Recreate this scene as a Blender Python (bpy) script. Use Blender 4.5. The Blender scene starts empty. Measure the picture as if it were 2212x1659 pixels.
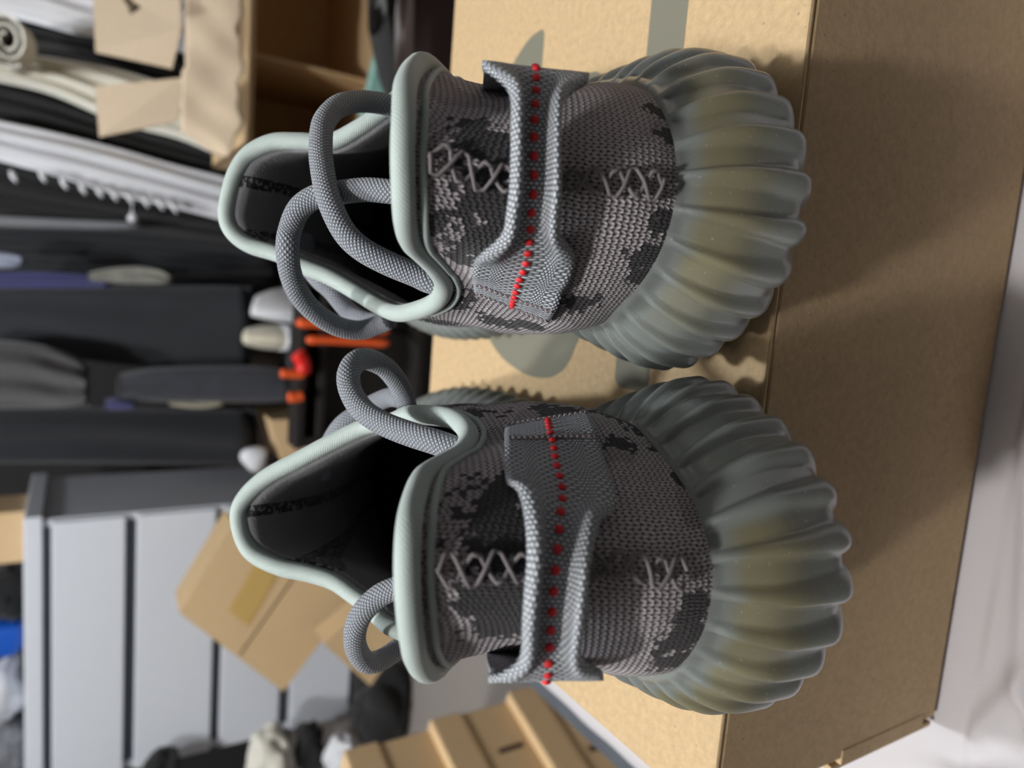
import bpy, math, random
import numpy as np
from mathutils import Vector, Matrix

random.seed(7)
rng = np.random.default_rng(7)
SC = bpy.context.scene
COL = SC.collection

# ------------------------------------------------------------------ camera
ZB = 0.52                       # height of the shoe box top above the floor
CAM = np.array([0.0, 0.0, ZB + 0.16])
FPX = 1518.0                    # focal length in pixels of the 2212 px wide frame
# rows: world X, Y, Z axes seen in camera axes (the phone was held upright, the picture lies on its side)
CR = np.array([[0.07948202, 0.98923543, 0.12286527],
               [-0.52026294, 0.14630294, -0.84138096],
               [-0.85029941, 0.00295241, 0.52629099]])
cam_data = bpy.data.cameras.new('phone_camera')
cam = bpy.data.objects.new('phone_camera', cam_data)
COL.objects.link(cam)
M4 = Matrix.Identity(4)
for i in range(3):
    for j in range(3):
        M4[i][j] = CR[i][j]
    M4[i][3] = CAM[i]
cam.matrix_world = M4
cam_data.sensor_fit = 'HORIZONTAL'
cam_data.sensor_width = 36.0
cam_data.lens = FPX / 2212.0 * 36.0
cam_data.clip_start = 0.01
cam_data.clip_end = 50
cam_data.dof.use_dof = True
cam_data.dof.focus_distance = 0.165
cam_data.dof.aperture_fstop = 12.0
SC.camera = cam

# ------------------------------------------------------------------ light
world = bpy.data.worlds.new('room_light')
SC.world = world
world.use_nodes = True
wb = world.node_tree.nodes['Background']
wb.inputs[0].default_value = (0.93, 0.96, 1.0, 1)
wb.inputs[1].default_value = 0.05

def lamp(name, loc, watts, radius, col):
    d = bpy.data.lights.new(name, 'POINT')
    d.energy = watts
    d.shadow_soft_size = radius
    d.color = col
    o = bpy.data.objects.new(name, d)
    o.location = loc
    COL.objects.link(o)
    return o
lamp('ceiling_lamp', (-0.50, -0.22, 2.35), 88, 0.06, (1.0, 0.985, 0.965))
lamp('ceiling_lamp', (-0.20, 0.60, 2.35), 76, 0.06, (0.93, 0.97, 1.0))

SC.view_settings.view_transform = 'Standard'
SC.view_settings.look = 'None'
SC.view_settings.gamma = 1.0
SC.view_settings.exposure = 0.0
SC.view_settings.use_curve_mapping = False

# ------------------------------------------------------------------ helpers
def ray(px, py):
    d = CR @ np.array([px - 1106.0, -(py - 829.5), -FPX])
    return d
def at(px, py, Y):
    """point of the room at depth Y that stands at this place in the photograph"""
    d = ray(px, py)
    return CAM + d * ((Y - CAM[1]) / d[1])

def put(o, parent=None):
    COL.objects.link(o)
    if parent is not None:
        o.parent = parent
    return o
def tag(o, label=None, cat=None, group=None, kind=None):
    if label: o['label'] = label
    if cat: o['category'] = cat
    if group: o['group'] = group
    if kind: o['kind'] = kind
    return o
def empty(name, loc=(0, 0, 0), rz=0.0):
    o = bpy.data.objects.new(name, None)
    o.location = loc
    o.rotation_euler = (0, 0, rz)
    o.empty_display_size = 0.02
    return put(o)
def mesh(name, V, F, mat, parent=None, smooth=False, uv=None, attrs=None):
    me = bpy.data.meshes.new(name)
    me.from_pydata([tuple(map(float, v)) for v in V], [], [tuple(map(int, f)) for f in F])
    if uv is not None:
        lay = me.uv_layers.new(name='UVMap')
        lay.data.foreach_set('uv', np.asarray(uv, np.float32).ravel())
    if attrs:
        for k, a in attrs.items():
            at_ = me.attributes.new(k, 'FLOAT', 'POINT')
            at_.data.foreach_set('value', np.asarray(a, np.float32).ravel())
    if smooth:
        me.polygons.foreach_set('use_smooth', [True] * len(me.polygons))
    if mat is not None:
        me.materials.append(mat)
    me.update()
    return put(bpy.data.objects.new(name, me), parent)

def grid_mesh(name, G, mat, parent=None, closed_u=False, closed_v=False, smooth=True, flip=False, uvgrid=None, attrs=None, extra=None):
    """G: rows x cols x 3. closed_u joins the last column to the first."""
    m, n, _ = G.shape
    ii, jj = np.meshgrid(np.arange(m if closed_v else m - 1), np.arange(n if closed_u else n - 1), indexing='ij')
    a = (ii * n + jj); b = (ii * n + (jj + 1) % n); c = (((ii + 1) % m) * n + (jj + 1) % n); d = (((ii + 1) % m) * n + jj)
    F = np.stack([a, b, c, d], -1).reshape(-1, 4)
    if flip: F = F[:, ::-1]
    du = np.linalg.norm(np.roll(G, -1, 1) - G, axis=-1)
    uu = np.c_[np.zeros(m), np.cumsum(du, 1)]
    urow = uu[m // 2]
    dv = np.linalg.norm(np.diff(G, axis=0), axis=-1).mean(1)
    vcol = np.r_[0, np.cumsum(dv)]
    vcol = np.r_[vcol, vcol[-1] + (vcol[-1] - vcol[-2])]
    U = np.stack([urow[jj], urow[jj + 1], urow[jj + 1], urow[jj]], -1)
    V = np.stack([vcol[ii], vcol[ii], vcol[ii + 1], vcol[ii + 1]], -1)
    uv = np.stack([U, V], -1).reshape(-1, 4, 2)
    if uvgrid is not None:                        # m x (n + 1) x 2
        uv = np.stack([uvgrid[ii, jj], uvgrid[ii, jj + 1], uvgrid[ii + 1, jj + 1], uvgrid[ii + 1, jj]], -2).reshape(-1, 4, 2)
    if flip: uv = uv[:, ::-1]
    Fl = [tuple(f) for f in F]
    uvl = uv.reshape(-1, 2)
    if extra:
        Fl += extra
        uvl = np.vstack([uvl, np.zeros((sum(len(f) for f in extra), 2))])
    return mesh(name, G.reshape(-1, 3), Fl, mat, parent, smooth, uvl, attrs)

def cr(P, n, closed=True):
    P = np.asarray(P, float); N = len(P)
    t = np.linspace(0, N if closed else N - 1, n, endpoint=not closed)
    i = np.floor(t).astype(int)
    if not closed: i = np.minimum(i, N - 2)
    u = (t - i)[:, None]
    g = (lambda k: P[k % N]) if closed else (lambda k: P[np.clip(k, 0, N - 1)])
    p0, p1, p2, p3 = g(i - 1), g(i), g(i + 1), g(i + 2)
    return .5 * ((2 * p1) + (-p0 + p2) * u + (2 * p0 - 5 * p1 + 4 * p2 - p3) * u ** 2 + (-p0 + 3 * p1 - 3 * p2 + p3) * u ** 3)
def resample(P, n, closed=True):
    P = np.asarray(P, float)
    Q = np.vstack([P, P[:1]]) if closed else P
    s = np.r_[0, np.cumsum(np.linalg.norm(np.diff(Q, axis=0), axis=1))]
    t = np.linspace(0, s[-1], n, endpoint=not closed)
    return np.stack([np.interp(t, s, Q[:, k]) for k in range(Q.shape[1])], 1)
def frames(P, closed, up=None):
    T = (np.roll(P, -1, 0) - np.roll(P, 1, 0)) if closed else np.gradient(P, axis=0)
    T = T / (np.linalg.norm(T, axis=1)[:, None] + 1e-12)
    A = np.zeros_like(P)
    a = np.array([0.3, 0.2, 1.0]) if up is None else np.asarray(up, float)
    for i in range(len(P)):
        a = a - T[i] * (a @ T[i]); a = a / np.linalg.norm(a); A[i] = a
    if closed:                                    # spread the closing twist
        B0 = np.cross(T[0], A[0])
        ae = A[-1] - T[0] * (A[-1] @ T[0]); ae /= np.linalg.norm(ae)
        ang = math.atan2(ae @ B0, ae @ A[0])
        B = np.cross(T, A)
        th = -ang * np.linspace(0, 1, len(P))[:, None]
        A = A * np.cos(th) + B * np.sin(th)
    return T, A, np.cross(T, A)
def tube(name, P, r, mat, parent=None, closed=False, k=12, ry=None, up=None):
    P = np.asarray(P, float)
    T, A, B = frames(P, closed, up)
    n = len(P)
    rr = np.broadcast_to(np.asarray(r, float), (n,)); rb = rr if ry is None else np.broadcast_to(np.asarray(ry, float), (n,))
    th = np.linspace(0, 2 * math.pi, k, endpoint=False)
    G = P[:, None] + A[:, None] * (np.cos(th)[None, :, None] * rr[:, None, None]) + B[:, None] * (np.sin(th)[None, :, None] * rb[:, None, None])
    ii, jj = np.meshgrid(np.arange(n if closed else n - 1), np.arange(k), indexing='ij')
    F = np.stack([ii * k + jj, ii * k + (jj + 1) % k, ((ii + 1) % n) * k + (jj + 1) % k, ((ii + 1) % n) * k + jj], -1).reshape(-1, 4)
    s = np.r_[0, np.cumsum(np.linalg.norm(np.diff(np.vstack([P, P[:1]]), axis=0), axis=1))]
    uv = np.stack([np.stack([jj / k, (jj + 1) / k, (jj + 1) / k, jj / k], -1), np.stack([s[ii], s[ii], s[ii + 1], s[ii + 1]], -1)], -1).reshape(-1, 2)
    Fl = [tuple(f) for f in F]
    if not closed:
        Fl += [tuple(range(k))[::-1], tuple(range((n - 1) * k, n * k))]
        uv = np.vstack([uv, np.zeros((2 * k, 2))])
    return mesh(name, G.reshape(-1, 3), Fl, mat, parent, True, uv)

def slab_data(P4, th, nrm=None):
    P = np.asarray(P4, float)
    n = np.cross(P[1] - P[0], P[2] - P[0]); n /= np.linalg.norm(n)
    if nrm is not None: n = np.asarray(nrm, float)
    k = len(P)
    V = np.vstack([P, P + n * th])
    F = [tuple(range(k))[::-1], tuple(range(k, 2 * k))] + [(i, (i + 1) % k, k + (i + 1) % k, k + i) for i in range(k)]
    return V, F
def slab(name, P4, th, mat, parent=None, nrm=None):
    V, F = slab_data(P4, th, nrm)
    return mesh(name, V, F, mat, parent)
def box(name, lo, hi, mat, parent=None, bevel=0.0):
    x0, y0, z0 = lo; x1, y1, z1 = hi
    V = [(x0, y0, z0), (x1, y0, z0), (x1, y1, z0), (x0, y1, z0), (x0, y0, z1), (x1, y0, z1), (x1, y1, z1), (x0, y1, z1)]
    F = [(0, 3, 2, 1), (4, 5, 6, 7), (0, 1, 5, 4), (1, 2, 6, 5), (2, 3, 7, 6), (3, 0, 4, 7)]
    o = mesh(name, V, F, mat, parent)
    if bevel:
        b = o.modifiers.new('edge', 'BEVEL'); b.width = bevel; b.segments = 2; b.limit_method = 'NONE'
    return o

# ------------------------------------------------------------------ materials
def srgb(r, g, b):
    f = lambda c: (c / 255.0 / 12.92) if c <= 10 else ((c / 255.0 + 0.055) / 1.055) ** 2.4
    return (f(r), f(g), f(b), 1.0)
class NT:
    def __init__(s, name):
        s.m = bpy.data.materials.new(name); s.m.use_nodes = True
        s.t = s.m.node_tree; s.b = s.t.nodes['Principled BSDF']
    def node(s, kind, **kw):
        n = s.t.nodes.new(kind)
        for k, v in kw.items(): setattr(n, k, v)
        return n
    def link(s, a, b): s.t.links.new(a, b)
    def math(s, op, a, b=None, c=None, clamp=False):
        n = s.node('ShaderNodeMath', operation=op, use_clamp=clamp)
        for i, v in enumerate((a, b, c)):
            if v is None: continue
            if isinstance(v, (int, float)): n.inputs[i].default_value = v
            else: s.link(v, n.inputs[i])
        return n.outputs[0]
    def mix(s, f, a, b):
        n = s.node('ShaderNodeMix', data_type='RGBA')
        for sock, v in ((n.inputs[0], f), (n.inputs[6], a), (n.inputs[7], b)):
            if isinstance(v, (int, float)): sock.default_value = v
            elif isinstance(v, tuple): sock.default_value = v
            else: s.link(v, sock)
        return n.outputs[2]
    def coord(s, out='Object'):
        return s.node('ShaderNodeTexCoord').outputs[out]
    def sep(s, v):
        n = s.node('ShaderNodeSeparateXYZ'); s.link(v, n.inputs[0]); return n.outputs
    def comb(s, x, y, z=0.0):
        n = s.node('ShaderNodeCombineXYZ')
        for i, v in enumerate((x, y, z)):
            if isinstance(v, (int, float)): n.inputs[i].default_value = v
            else: s.link(v, n.inputs[i])
        return n.outputs[0]
    def noise(s, scale, vec=None, detail=2.0, rough=0.5):
        n = s.node('ShaderNodeTexNoise'); n.inputs['Scale'].default_value = scale
        n.inputs['Detail'].default_value = detail; n.inputs['Roughness'].default_value = rough
        if vec is None: vec = s.coord()
        s.link(vec, n.inputs['Vector']); return n.outputs[0]
    def white(s, vec):
        n = s.node('ShaderNodeTexWhiteNoise'); s.link(vec, n.inputs['Vector']); return n.outputs[0]
    def ramp(s, v, lo, hi):
        n = s.node('ShaderNodeMapRange'); n.inputs[1].default_value = lo; n.inputs[2].default_value = hi
        s.link(v, n.inputs[0]); return n.outputs[0]
    def attr(s, name):
        return s.node('ShaderNodeAttribute', attribute_name=name).outputs['Fac']
    def bump(s, h, strength, dist):
        n = s.node('ShaderNodeBump'); n.inputs['Strength'].default_value = strength; n.inputs['Distance'].default_value = dist
        s.link(h, n.inputs['Height']); s.link(n.outputs[0], s.b.inputs['Normal'])
    def base(s, c):
        if isinstance(c, tuple): s.b.inputs['Base Color'].default_value = c
        else: s.link(c, s.b.inputs['Base Color'])
    def rough(s, r): s.b.inputs['Roughness'].default_value = r

def cloth_mat(name, col, var=0.25, scale=14.0, rough=0.9, weave=900.0):
    n = NT(name)
    dark = tuple(c * (1 - var) for c in col[:3]) + (1,)
    n.base(n.mix(n.noise(scale, detail=3.0), dark, col)); n.rough(rough)
    n.bump(n.noise(weave, detail=1.0), 0.25, 0.001)
    n.b.inputs['Sheen Weight'].default_value = 0.15
    return n.m
def card_mat(name, col, var=0.16, fleck=True):
    n = NT(name)
    big = n.noise(9.0, detail=3.0); fine = n.noise(420.0, detail=3.0, rough=0.7)
    dark = tuple(c * (1 - var) for c in col[:3]) + (1,)
    lite = tuple(min(1, c * (1 + var * 0.5)) for c in col[:3]) + (1,)
    c = n.mix(n.ramp(fine, 0.3, 0.7), dark, lite)
    c = n.mix(n.math('MULTIPLY', big, 0.35), c, dark)
    if fleck:
        v = n.node('ShaderNodeTexVoronoi'); v.inputs['Scale'].default_value = 260.0
        n.link(n.coord(), v.inputs['Vector'])
        f = n.math('LESS_THAN', v.outputs['Distance'], 0.10)
        f = n.math('MULTIPLY', f, n.math('GREATER_THAN', n.noise(60.0), 0.52))
        c = n.mix(n.math('MULTIPLY', f, 0.55), c, tuple(x * 0.35 for x in col[:3]) + (1,))
    n.base(c); n.rough(0.78)
    n.bump(fine, 0.35, 0.0004)
    return n.m
def plain_mat(name, col, rough=0.5, metal=0.0):
    n = NT(name)
    f = n.noise(30.0, detail=3.0)
    n.base(n.mix(n.math('MULTIPLY', f, 0.12), col, tuple(c * 0.7 for c in col[:3]) + (1,)))
    n.rough(rough); n.b.inputs['Metallic'].default_value = metal
    return n.m

MAT = {}
MAT['card_top'] = card_mat('kraft_cardboard', srgb(184, 158, 120))
MAT['card'] = card_mat('brown_cardboard', srgb(210, 180, 138), fleck=False)
MAT['card_pale'] = card_mat('pale_cardboard', srgb(208, 188, 162), fleck=False)
MAT['print'] = plain_mat('olive_grey_print', srgb(112, 110, 96), 0.6)

def knit_material():
    n = NT('camouflage_knit')
    uv = n.coord('UV'); s = n.sep(uv)
    cw, chh = 0.00155, 0.00150
    u = n.math('DIVIDE', s[0], cw); v = n.math('DIVIDE', s[1], chh)
    # loose hand: wobble the stitch lattice a little
    wob = n.math('MULTIPLY', n.math('SUBTRACT', n.noise(220.0, uv, 1.0), 0.5), 0.9)
    u = n.math('ADD', u, wob)
    cu = n.math('FLOOR', u); fu = n.math('SUBTRACT', n.math('FRACT', u), 0.5)
    au = n.math('ABSOLUTE', fu)
    vs = n.math('ADD', v, n.math('MULTIPLY', au, 0.9))
    cv = n.math('FLOOR', vs); fv = n.math('SUBTRACT', n.math('FRACT', vs), 0.5)
    ex = n.math('DIVIDE', n.math('SUBTRACT', au, 0.25), 0.27); ey = n.math('DIVIDE', fv, 0.52)
    d = n.math('ADD', n.math('MULTIPLY', ex, ex), n.math('MULTIPLY', ey, ey))
    hgt = n.math('SUBTRACT', 1.0, d, clamp=True)
    hgt = n.math('SQRT', hgt)
    cell = n.comb(cu, cv, 0.0)
    rnd = n.white(cell)
    camo = n.attr('camo')
    big = n.noise(75.0, uv, 2.0, 0.6)
    val = n.math('ADD', camo, n.math('MULTIPLY', n.math('SUBTRACT', big, 0.5), 1.15))
    val = n.math('ADD', val, n.math('MULTIPLY', n.math('SUBTRACT', rnd, 0.5), 0.55))
    isdark = n.math('GREATER_THAN', val, 0.5)
    mid = n.math('GREATER_THAN', n.noise(48.0, n.comb(n.math('ADD', s[0], 3.0), s[1], 0.4), 2.0), 0.55)
    grey = n.mix(mid, srgb(208, 200, 205), srgb(182, 174, 179))
    grey = n.mix(n.math('MULTIPLY', rnd, 0.25), grey, srgb(158, 150, 155))
    c = n.mix(isdark, grey, srgb(50, 48, 53))
    gap = n.ramp(hgt, 0.05, 0.55)
    c = n.mix(gap, srgb(44, 41, 44), c)
    n.base(c); n.rough(0.85)
    n.b.inputs['Sheen Weight'].default_value = 0.12
    fuzz = n.math('MULTIPLY', n.noise(5200.0, uv, 1.0), 0.22)
    n.bump(n.math('ADD', hgt, fuzz), 0.95, 0.00075)
    return n.m
MAT['knit'] = knit_material()

def rubber_material():
    n = NT('translucent_ribbed_rubber')
    foam = n.attr('foam')
    cl = n.noise(40.0, detail=2.0)
    c = n.mix(n.math('MULTIPLY', cl, 0.5), srgb(124, 129, 127), srgb(100, 105, 103))
    c = n.mix(foam, c, srgb(122, 115, 84))
    dust = n.math('GREATER_THAN', n.noise(1500.0, detail=1.0), 0.735)
    c = n.mix(n.math('MULTIPLY', dust, 0.35), c, srgb(205, 205, 200))
    n.base(c); n.rough(0.31)
    n.b.inputs['Subsurface Weight'].default_value = 0.22
    n.b.inputs['Subsurface Radius'].default_value = (1.0, 0.95, 0.75)
    n.b.inputs['Subsurface Scale'].default_value = 0.002
    n.b.inputs['Specular IOR Level'].default_value = 0.5
    n.b.inputs['Coat Weight'].default_value = 0.25
    n.b.inputs['Coat Roughness'].default_value = 0.18
    n.bump(n.noise(900.0, detail=2.0), 0.06, 0.0005)
    return n.m
MAT['rubber'] = rubber_material()
MAT['outsole'] = plain_mat('dark_outsole_rubber', srgb(40, 40, 38), 0.7)

def twill_material():
    n = NT('sage_twill_binding')
    s = n.sep(n.coord('UV'))
    ph = n.math('ADD', n.math('MULTIPLY', s[0], 6.2832 * 14), n.math('MULTIPLY', s[1], 6.2832 / 0.0008))
    w = n.math('SINE', ph)
    c = n.mix(n.ramp(w, -1, 1), srgb(156, 168, 164), srgb(182, 194, 190))
    c = n.mix(n.math('MULTIPLY', n.noise(60.0), 0.3), c, srgb(144, 156, 153))
    n.base(c); n.rough(0.7)
    n.b.inputs['Sheen Weight'].default_value = 0.2
    n.bump(w, 0.22, 0.00012)
    return n.m
MAT['binding'] = twill_material()

def lace_material():
    n = NT('grey_braided_lace')
    s = n.sep(n.coord('UV'))
    a = n.math('MULTIPLY', s[0], 6.2832 * 7); b = n.math('MULTIPLY', s[1], 6.2832 / 0.0021)
    w = n.math('MULTIPLY', n.math('SINE', n.math('ADD', a, b)), n.math('SINE', n.math('SUBTRACT', a, b)))
    w = n.math('ABSOLUTE', w)
    c = n.mix(w, srgb(92, 96, 103), srgb(158, 163, 172))
    n.base(c); n.rough(0.6)
    n.b.inputs['Sheen Weight'].default_value = 0.2
    n.bump(w, 0.7, 0.0004)
    return n.m
MAT['lace'] = lace_material()

def webbing_material():
    n = NT('grey_woven_webbing')
    s = n.sep(n.coord('UV'))
    u = n.math('DIVIDE', s[0], 0.00105); v = n.math('DIVIDE', s[1], 0.00085)
    u = n.math('ADD', u, n.math('MULTIPLY', n.math('MODULO', n.math('FLOOR', v), 2.0), 0.5))
    fu = n.math('SUBTRACT', n.math('FRACT', u), 0.5); fv = n.math('SUBTRACT', n.math('FRACT', v), 0.5)
    d = n.math('ADD', n.math('MULTIPLY', n.math('MULTIPLY', fu, fu), 4.0), n.math('MULTIPLY', n.math('MULTIPLY', fv, fv), 4.0))
    h = n.math('SQRT', n.math('SUBTRACT', 1.0, d, clamp=True))
    c = n.mix(h, srgb(88, 91, 96), srgb(196, 201, 208))
    n.base(c); n.rough(0.55)
    n.bump(h, 0.9, 0.0005)
    return n.m
MAT['webbing'] = webbing_material()
MAT['red'] = plain_mat('red_thread', srgb(214, 36, 44), 0.6)
MAT['thread'] = plain_mat('grey_seam_thread', srgb(122, 116, 119), 0.6)

def lining_material():
    n = NT('charcoal_lining')
    o = n.sep(n.coord('Object'))
    ax = n.math('ABSOLUTE', n.math('SUBTRACT', n.math('ABSOLUTE', n.math('ADD', o[0], 0.003)), 0.008))
    band = n.math('MULTIPLY', n.math('LESS_THAN', ax, 0.0018), n.math('GREATER_THAN', n.noise(700.0, detail=1.0), 0.44))
    c = n.mix(n.noise(70.0, detail=3.0), srgb(104, 104, 108), srgb(140, 140, 145))
    c = n.mix(band, c, srgb(36, 36, 37))
    n.base(c); n.rough(0.95)
    n.b.inputs['Sheen Weight'].default_value = 0.25
    n.bump(n.noise(1600.0, detail=2.0), 0.5, 0.0005)
    return n.m
MAT['lining'] = lining_material()
MAT['insole'] = cloth_mat('black_insole', srgb(30, 30, 32))

# ------------------------------------------------------------------ the setting
def floor_mat():
    n = NT('grey_carpet')
    f = n.noise(600.0, detail=2.0)
    n.base(n.mix(f, srgb(120, 114, 110), srgb(156, 149, 144))); n.rough(0.95)
    n.bump(f, 0.6, 0.003)
    return n.m
fl = box('floor', (-2.2, -0.9, -0.05), (1.8, 2.5, 0.0), floor_mat()); tag(fl, kind='structure')
wl = box('wall_back', (-2.2, 2.45, 0.0), (1.8, 2.5, 2.5), plain_mat('dark_wardrobe_lining', srgb(38, 37, 38), 0.9)); tag(wl, kind='structure')

room = plain_mat('warm_grey_wall_paint', srgb(124, 121, 119), 0.9)
tag(box('wall_front_light_block', (-2.2, -0.55, 0.0), (1.8, -0.5, 2.5), plain_mat('dark_brown_light_block', srgb(48, 42, 38), 0.7)), kind='structure')  # unseen wall set close and dark to cut fill light on the box
tag(box('wall_left', (-2.25, -0.95, 0.0), (-2.2, 2.5, 2.5), room), kind='structure')
tag(box('wall_right', (1.8, -0.95, 0.0), (1.85, 2.5, 2.5), room), kind='structure')
tag(box('ceiling', (-2.25, -0.95, 2.5), (1.85, 2.5, 2.55), plain_mat('white_ceiling_paint', srgb(172, 170, 167), 0.9)), kind='structure')

# ------------------------------------------------------------------ bed under the box
def bed():
    root = empty('bed', (0.35, 0.1, 0))
    zt_ = ZB - 0.1265
    x0, x1, y0, y1 = -0.287, 1.1, 0.035, 0.52
    # white sheet, rumpled in front of the box
    nx, ny = 240, 120
    X, Y = np.meshgrid(np.r_[np.linspace(x0, .08, 210), np.linspace(.08, x1, 61)[1:]], np.r_[np.linspace(y0, .17, 90), np.linspace(.17, y1, 51)[1:]])
    Z = np.zeros_like(X)
    def fold(px, py, ang, amp, wid, ln):
        dx, dy = X - px, Y - py
        u = dx * math.cos(ang) + dy * math.sin(ang); v = -dx * math.sin(ang) + dy * math.cos(ang)
        return amp * np.exp(-(v / wid) ** 2) * np.exp(-(u / ln) ** 4)
    for p in [(-.172, .113, 2.35, .0045, .0042, .030), (-.160, .096, 1.95, .0040, .0036, .032), (-.128, .103, 2.7, .0035, .0045, .035), (-.075, .106, .12, .0028, .0034, .050),
              (-.195, .132, 2.1, .0042, .0045, .032), (-.145, .088, .5, .0040, .0040, .030), (-.215, .165, 1.8, .004, .005, .04), (.02, .108, -.1, .003, .004, .05), (-.24, .24, 1.6, .003, .005, .05)]:
        Z += fold(*p)
    Z += .0012 * np.sin(X * 61 + 2 * np.sin(Y * 37)) * np.cos(Y * 53 + X * 20)
    inbox = (X > -.165) & (X < .19) & (Y > .115) & (Y < .36)
    Z = np.where(inbox, -.0005, np.maximum(Z, -.001))
    edge = np.minimum(X - x0, 1)
    Z -= .012 * np.clip(1 - edge / .02, 0, 1) ** 2
    G = np.stack([X - .35, Y - .1, zt_ + Z - .0012], -1)
    V = G.reshape(-1, 3)
    sh = NT('white_cotton_sheet')
    sh.base(sh.mix(sh.noise(8.0), srgb(190, 187, 190), srgb(176, 172, 175))); sh.rough(0.85); sh.bump(sh.noise(1200.0), 0.15, 0.0006)
    grid_mesh('bed_sheet', G, sh.m, root)
    # mattress with a soft bulging grey side
    zs = np.linspace(0.02, zt_ - .012, 14)
    prof = .0 + .085 * np.sin(np.clip((zs - .02) / (zt_ - .03), 0, 1) * math.pi) ** .6
    ring = []
    for z, b in zip(zs, prof):
        base = np.array([(x0, y0), (x1, y0), (x1, y1), (x0, y1)], float) + np.array([(-b, -b * .3), (b, -b * .3), (b, 0), (-b, 0)])
        pts = []
        for i in range(4):
            for k in range(16): pts.append(base[i] + (base[(i + 1) % 4] - base[i]) * k / 16)
        ring.append(np.c_[np.array(pts) - np.array([.35, .1]), np.full(64, z)])
    grid_mesh('mattress', np.array(ring), cloth_mat('dark_grey_mattress_cloth', srgb(74, 80, 88), .35, 40.0), root, closed_u=True,
              extra=[tuple(range(64))[::-1], tuple(range(13 * 64, 14 * 64))])
    tag(root, 'low bed with a rumpled white sheet and grey mattress side under the box', 'bed')
bed()

# ------------------------------------------------------------------ shoe box
def shoe_box():
    x0, x1, y0, y1, z0, z1 = -.1495, .190, .1261, .3387, ZB - .1265, ZB
    root = empty('shoe_box', ((x0 + x1) / 2, (y0 + y1) / 2, z0))
    ox, oy, oz = root.location
    th = .0022
    def b(name, lo, hi, bev=.0009, mat='card_top'):
        return box(name, (lo[0] - ox, lo[1] - oy, lo[2] - oz), (hi[0] - ox, hi[1] - oy, hi[2] - oz), MAT[mat], root, bev)
    b('top_panel', (x0, y0, z1 - th), (x1, y1, z1))
    b('front_panel', (x0 + .0005, y0, z0 + .0012), (x1, y0 + th, z1 - th))
    b('back_panel', (x0, y1 - th, z0), (x1, y1, z1 - th))
    b('side_panel', (x0, y0 + th, z0), (x0 + th, y1 - th, z1 - th))
    b('side_panel', (x1 - th, y0 + th, z0), (x1, y1 - th, z1 - th))
    b('bottom_panel', (x0, y0 + .0008, z0), (x1, y1, z0 + th))
    # tuck flap showing as a dark slot at the lower front corner
    b('corner_flap', (x0 - .0016, y0 - .0004, z0 + .010), (x0 + .004, y0 + .05, z0 + .062), .0004)
    b('corner_flap', (x0 - .0036, y0 + .0006, z0 + .002), (x0 - .0016, y0 + .05, z0 + .066), .0004)
    def mark(pts):
        P = resample(cr(np.array(pts) / 1000., 200), 90) if len(pts) > 6 else np.array(pts) / 1000.
        V = np.r_[np.c_[P, np.full(len(P), ZB - .0001)], np.c_[P, np.full(len(P), ZB + .00012)]] - np.array([ox, oy, oz])
        k = len(P)
        F = [tuple(range(k))[::-1], tuple(range(k, 2 * k))] + [(i, (i + 1) % k, k + (i + 1) % k, k + i) for i in range(k)]
        o = mesh('printed_mark', V, F, MAT['print'], root)
        o['label'] = 'olive grey printed shape on the box top'
    mark([(-10, 210.5), (-16.6, 212.9), (-22, 215.5), (-26.5, 219.5), (-30, 226), (-31.8, 235), (-31.6, 246), (-29.3, 258), (-25.5, 269), (-18, 280), (-5, 288), (8, 280), (14, 262), (14, 235), (6, 215)])
    mark([(107.0, 253.0), (108, 258), (106.8, 264), (103, 271), (98.3, 277.3), (92, 284), (80, 290), (68, 282), (64, 266), (64, 252.5), (80, 252.5), (95, 252.5)])
    mark([(79.4, 207.9), (83.5, 215.7), (84.0, 226), (60, 232), (58, 207)])
    P = []
    for cx_, cy_, a0 in ((104, 184.5, 0), (-24, 184.5, 90), (-24, 175.3, 180), (104, 175.3, 270)):
        for k in range(5):
            an = math.radians(a0 + k * 22.5); P.append((cx_ + 4 * math.cos(an), cy_ + 4 * math.sin(an)))
    o = mark(P[:5] + P[5:10] + P[10:15] + P[15:]) if False else None
    Pm = np.array(P) / 1000.
    V = np.r_[np.c_[Pm, np.full(20, ZB - .0001)], np.c_[Pm, np.full(20, ZB + .00012)]] - np.array([ox, oy, oz])
    F = [tuple(range(20))[::-1], tuple(range(20, 40))] + [(i, (i + 1) % 20, 20 + (i + 1) % 20, 20 + i) for i in range(20)]
    o = mesh('printed_mark', V, F, MAT['print'], root); o['label'] = 'olive grey printed bar on the box top'
    tag(root, 'kraft cardboard shoe box with olive grey print, carrying both shoes', 'box')
shoe_box()
# ------------------------------------------------------------------ the shape of the shoes (metres, heel at y = 0, toe at y = 0.29, inner side at x < 0)
OUT=np.array([(0,0),(-.0159,.0055),(-.0296,.022),(-.0385,.045),(-.0350,.075),(-.0305,.10),(-.0315,.125),(-.0395,.155),(-.0438,.182),(-.0455,.208),(-.0438,.235),(-.0375,.262),(-.0195,.283),(.0034,.290),(.0275,.281),(.045,.258),(.054,.228),(.056,.2),(.0535,.17),(.047,.135),(.0445,.10),(.0445,.07),(.0428,.045),(.0335,.022),(.0171,.0055)])
ZT,INS,ZM,BOT,ZS,HB=.0617,.0113,.379,.0197,.3481,.0173
def outline(n):
    P=resample(cr(OUT,4000),n)
    T=np.roll(P,-1,0)-np.roll(P,1,0);T/=np.linalg.norm(T,axis=1)[:,None]
    N=np.stack([T[:,1],-T[:,0]],1)
    if N[0,1]>0:N=-N
    return P,N
def inset(y): return np.interp(y,[0,.05,.08,.13,.2,.29],[INS,INS,.006,.006,.010,.0113])
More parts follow.
